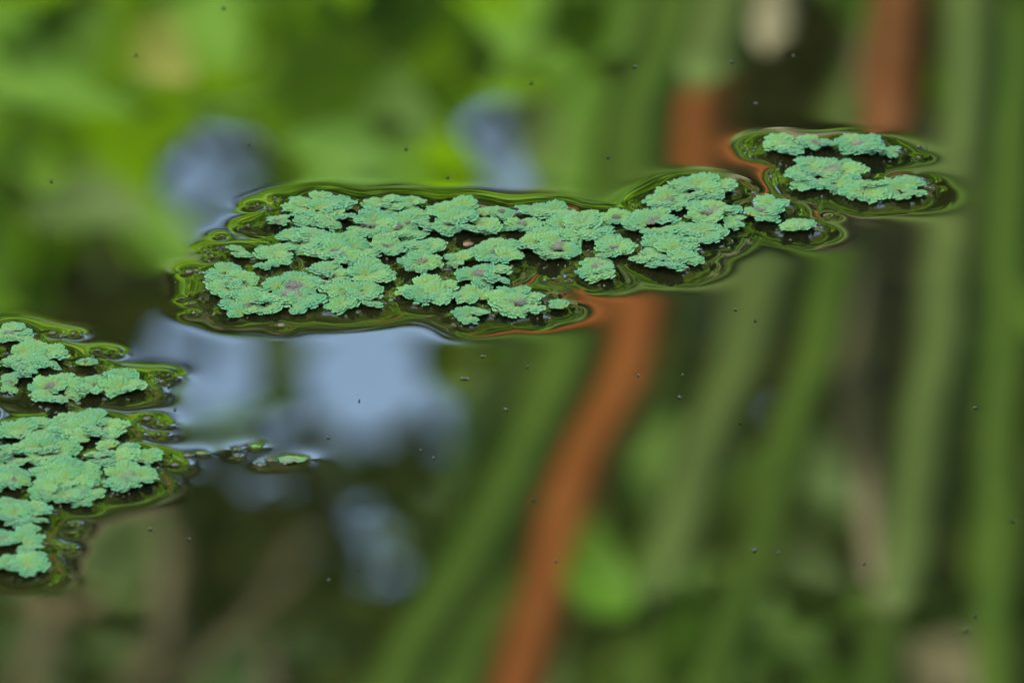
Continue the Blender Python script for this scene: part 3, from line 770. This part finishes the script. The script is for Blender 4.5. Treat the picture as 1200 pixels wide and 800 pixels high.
# floating specks: bits of fluff and tiny midges, each dimples the water
SPECKS = [(160,65,8,0),(262,10,12,0),(292,170,5,0),(743,79,12,1),(622,98,10,0),(712,185,11,0),(858,73,9,1),(930,66,8,1),(886,122,8,1),(885,376,8,0),(545,444,15,1),(566,418,11,1),(592,480,10,1),(508,537,7,1),(421,470,6,2),
          (384,513,6,1),(796,466,9,1),(800,440,5,1),(868,496,6,2),(748,440,5,1),(618,430,5,1),(624,586,9,0),(885,645,18,1),(912,648,9,1),(1012,660,7,1),(1188,611,12,0),(1132,738,8,0),(1142,722,6,2),(1143,478,8,1),(651,657,6,1),(420,667,9,0),(385,680,7,1),(222,632,6,1),(176,620,9,1),
          (205,480,7,0),(493,528,5,1),(60,213,7,0),(525,208,9,0),(476,175,6,2),(862,363,6,1)]
sp = []
for (px, py, s, kind) in SPECKS:
    p = on_water(px, py)
    th = r.uniform(0, 6.28, 5); L = s * PXM * .42
    sp.append((px, py, p, L, kind))
    q = np.array([(p.x + math.cos(a) * L * .3, p.y + math.sin(a) * L * .3) for a in np.linspace(0, 6.28, 7)[:-1]])
    pin_poly(q, -.0000025 if kind != 2 else -.000006)
# the green scrap and its trail of crumbs off the crowded raft's tip
BITS = [(342, 540, 30, 11, "fern"), (305, 545, 14, 6, "detritus"), (300, 524, 17, 6, "fern"), (278, 535, 9, 5, "detritus"), (276, 527, 8, 4, "detritus"), (318, 540, 12, 4, "detritus"), (236, 532, 20, 5, "fern_old"), (356, 538, 14, 5, "fern_old"), (220, 534, 16, 6, "detritus"), (205, 546, 16, 5, "detritus"),
        (458, 354, 9, 5, "fern"), (548, 287, 20, 12, "amber"), (172, 492, 12, 6, "detritus"), (330, 383, 12, 5, "amber"), (62, 392, 14, 5, "detritus"), (262, 342, 12, 6, "detritus"), (222, 320, 14, 6, "detritus"), (628, 372, 10, 4, "amber")]
bits = []
for (px, py, wp, hp, mt) in BITS:
    p = on_water(px, py); n = 9
    an = np.linspace(0, 2 * np.pi, n, endpoint=False) + r.normal(0, .15, n)
    rr = r.uniform(.65, 1.1, n)
    q = np.stack([p.x + np.cos(an) * rr * wp * PXM * .38, p.y + np.sin(an) * rr * max(hp - 3, 1.5) * PXM / math.sin(ELEV) * .4], 1)
    pin_poly(q, .00005 if (px > 215 and 500 < py) else .0003); bits.append((p, q, mt, px))
h = solve(np.where(pin, val, h), 220)
# faint slow undulation of the pond
YY, XX = np.meshgrid(fy, fx, indexing='ij')
und = np.zeros_like(h)
ru = np.random.default_rng(2)
for k in range(14):
    lam = ru.uniform(.035, .16); a = ru.normal(math.pi / 2, .7); ph = ru.uniform(0, 6.28)
    und += np.sin((XX * math.cos(a) + YY * math.sin(a)) * 2 * math.pi / lam + ph).astype(np.float32) * (lam / (2 * math.pi)) * 1.5e-4
fade = np.minimum(np.minimum((XX - X0), (X1 - XX)), np.minimum(YY - Y0, Y1 - YY)); fade = np.clip(fade / .012, 0, 1)
H = h + und * fade
ex = np.concatenate([[-10.5, -6, -3, -1.5, -.7, -.35, -.2], fx, [.2, .35, .7, 1.5, 3, 6, 10.5]])
ey = np.concatenate([[-3.6, -2.5, -1.5, -.8, -.4, -.27], fy, [.29, .4, .8, 1.5, 2.3, 3.4]])
EX, EY = np.meshgrid(ex, ey); EZ = np.zeros(EX.shape); EZ[6:6 + NY, 7:7 + NX] = H
nx, ny = len(ex), len(ey); idx = np.arange(nx * ny).reshape(ny, nx)
quads = np.stack([idx[:-1, :-1], idx[:-1, 1:], idx[1:, 1:], idx[1:, :-1]], -1).reshape(-1, 4)
o = obj("pond_water", mesh("pond_water", np.stack([EX, EY, EZ], -1), quads, M["water"]))
tag(o, "dark still pond water mirroring reeds and sky", None, kind="structure")
def hz(x, y):
    j = min(NY - 1, max(0, int(round((y - Y0) / DY)))); i = min(NX - 1, max(0, int(round((x - X0) / DX))))
    return float(H[j, i])

# scraps mesh
V, F = [], []
for (x, y, q, hh) in scr:
    s0 = len(V); n = len(q); zt = hh + .00012
    V.append((x, y, zt + r.uniform(.0001, .0004)))
    for a, b2 in q: V.append((a, b2, zt + r.normal(0, .00008)))
    for a, b2 in q: V.append((x + (a - x) * .9, y + (b2 - y) * .9, hh - .0003))
    for k in range(n):
        k2 = (k + 1) % n
        F.append((s0, s0 + 1 + k, s0 + 1 + k2)); F.append((s0 + 1 + k, s0 + 1 + n + k, s0 + 1 + n + k2, s0 + 1 + k2))
o = obj("floating_detritus", mesh("floating_detritus", V, F, M["detritus"], False))
tag(o, "wet brown crumbs and root scraps caught among the water ferns", "detritus", kind="stuff")

# separate scraps
def scrap_mesh(p, q, mat, thick):
    V, F, n = [], [], len(q)
    hh = hz(p.x, p.y)
    V.append((0, 0, thick * 1.4))
    for a, b2 in q: V.append((a - p.x, b2 - p.y, thick * r.uniform(.6, 1.1)))
    for a, b2 in q: V.append(((a - p.x) * .92, (b2 - p.y) * .92, -.0004))
    for k in range(n):
        k2 = (k + 1) % n
        F.append((0, 1 + k, 1 + k2)); F.append((1 + k, 1 + n + k, 1 + n + k2, 1 + k2))
    T = np.zeros((len(V), 4)); T[:, 0] = .2; T[:, 1] = .7; T[:, 2] = .5; T[:, 3] = 1
    return mesh("scrap", V, F, mat, True, {"tint": ('FLOAT_COLOR', T)}), hh
BL = ["yellow-green scrap of fern drifting off the crowded raft's tip", "small dark ring-shaped crumb beside the drifting green scrap", "pale green crumb behind the drifting green scrap", "dark crumb in the trail between raft tip and green scrap", "dark crumb in the trail between raft tip and green scrap", "thin dark crumb touching the drifting green scrap",
      "withered fern crumb just off the crowded raft's pointed tip", "withered bit on the end of the drifting green scrap", "dark wet scrap on the crowded raft's pointed tip", "dark wet scrap below the crowded raft's pointed tip", "tiny green fern crumb on the long raft's near edge",
      "amber dead leaf piece in the open water inside the long raft", "dark scrap where the two side rafts nearly meet", "amber leaf bit tucked under the long raft's near edge", "dark scrap behind the narrow raft", "dark scrap by the ragged end of the long raft", "dark scrap at the very tip of the long raft's ragged end", "amber leaf bit off the half withered rosette"]
for (p, q, mt, px), lab in zip(bits, BL):
    if mt == "fern" and px in (342,):
        root = empty("fern_scrap", (p.x, p.y, .0002)); tag(root, lab, "plant scrap", "drifting scraps")
        for k, (an, ln, old) in enumerate([(.1, .0030, 0), (3.0, .0034, 0), (3.6, .0030, 1), (5.9, .0022, 1)]):
            o = obj("withered_frond" if old else "frond", (FRO if old else FR)[k + 3], root)
            o.rotation_euler = (0, .1, an); o.scale = (ln, ln * .7, .0022)
        continue
    me, hh = scrap_mesh(p, q, M[mt], .0004)
    o = obj("drifting_scrap", me); o.location = (p.x, p.y, hh)
    tag(o, lab, "plant scrap", "drifting scraps")

# specks: seed fluff with a few thin rays, or midges with body and legs
def speck(L, kind, seed):
    r_ = np.random.default_rng(seed); V, F = [], []
    def needle(a, l, w, z1):
        s0 = len(V); ca, sa = math.cos(a), math.sin(a)
        for (t_, ww, z) in ((0, w, .00012), (.55, w * .8, .00022 + z1), (1, w * .15, .00006)):
            V.append((ca * l * t_ - sa * ww, sa * l * t_ + ca * ww, z)); V.append((ca * l * t_ + sa * ww, sa * l * t_ - ca * ww, z)); V.append((ca * l * t_, sa * l * t_, z + ww * 1.4))
        for i in range(2):
            for j in range(3): F.append((s0 + i * 3 + j, s0 + i * 3 + (j + 1) % 3, s0 + i * 3 + 3 + (j + 1) % 3, s0 + i * 3 + 3 + j))
    n = int(r_.integers(4, 7)) if kind != 2 else 3
    for k in range(n): needle(r_.uniform(0, 6.28), L * r_.uniform(.6, 1.15), .00013 if kind != 0 else .0001, r_.uniform(0, .0002))
    # body
    s0 = len(V); m_ = 6; bl = .0003 if kind != 2 else .0005
    for i, (t_, rr) in enumerate(((-1, .2), (-.4, .9), (.3, 1), (1, .25))):
        for j in range(m_):
            a = j * 2 * math.pi / m_; V.append((t_ * bl, math.cos(a) * rr * .00022, .00025 + math.sin(a) * rr * .0002))
    for i in range(3):
        for j in range(m_): F.append((s0 + i * m_ + j, s0 + i * m_ + (j + 1) % m_, s0 + (i + 1) * m_ + (j + 1) % m_, s0 + (i + 1) * m_ + j))
    F.append(tuple(s0 + j for j in range(m_))[::-1]); F.append(tuple(s0 + 3 * m_ + j for j in range(m_)))
    return mesh("speck", V, F, M["flydark" if kind in (0, 2) else "fluff"])
for k, (px, py, p, L, kind) in enumerate(sp):
    o = obj("midge" if kind == 0 else "seed_fluff" if kind == 1 else "water_mite", speck(L, kind, 900 + k))
    o.location = (p.x, p.y, hz(p.x, p.y)); o.rotation_euler = (0, 0, r.uniform(0, 6.28))
    spot = ("on mirrored sky between the rafts" if 190 < px < 580 and 380 < py < 720 else "beside the mirrored rust reed" if 580 <= px < 810 and py > 350 else
            "on the leafy reflection behind the long raft" if px < 560 and py < 230 else "on the striped reflection behind the small raft" if py < 230 else
            "on mirrored reeds in front of the small raft" if px > 800 else "on dark water off the crowded raft")
    tag(o, {0: "tiny dark midge with spread legs ", 1: "tiny pale star of seed fluff ", 2: "tiny dark round mite "}[kind] + spot,
        {0: "insect", 1: "seed fluff", 2: "mite"}[kind], {0: "midges on the water", 1: "seed fluff on the water", 2: "mites on the water"}[kind])
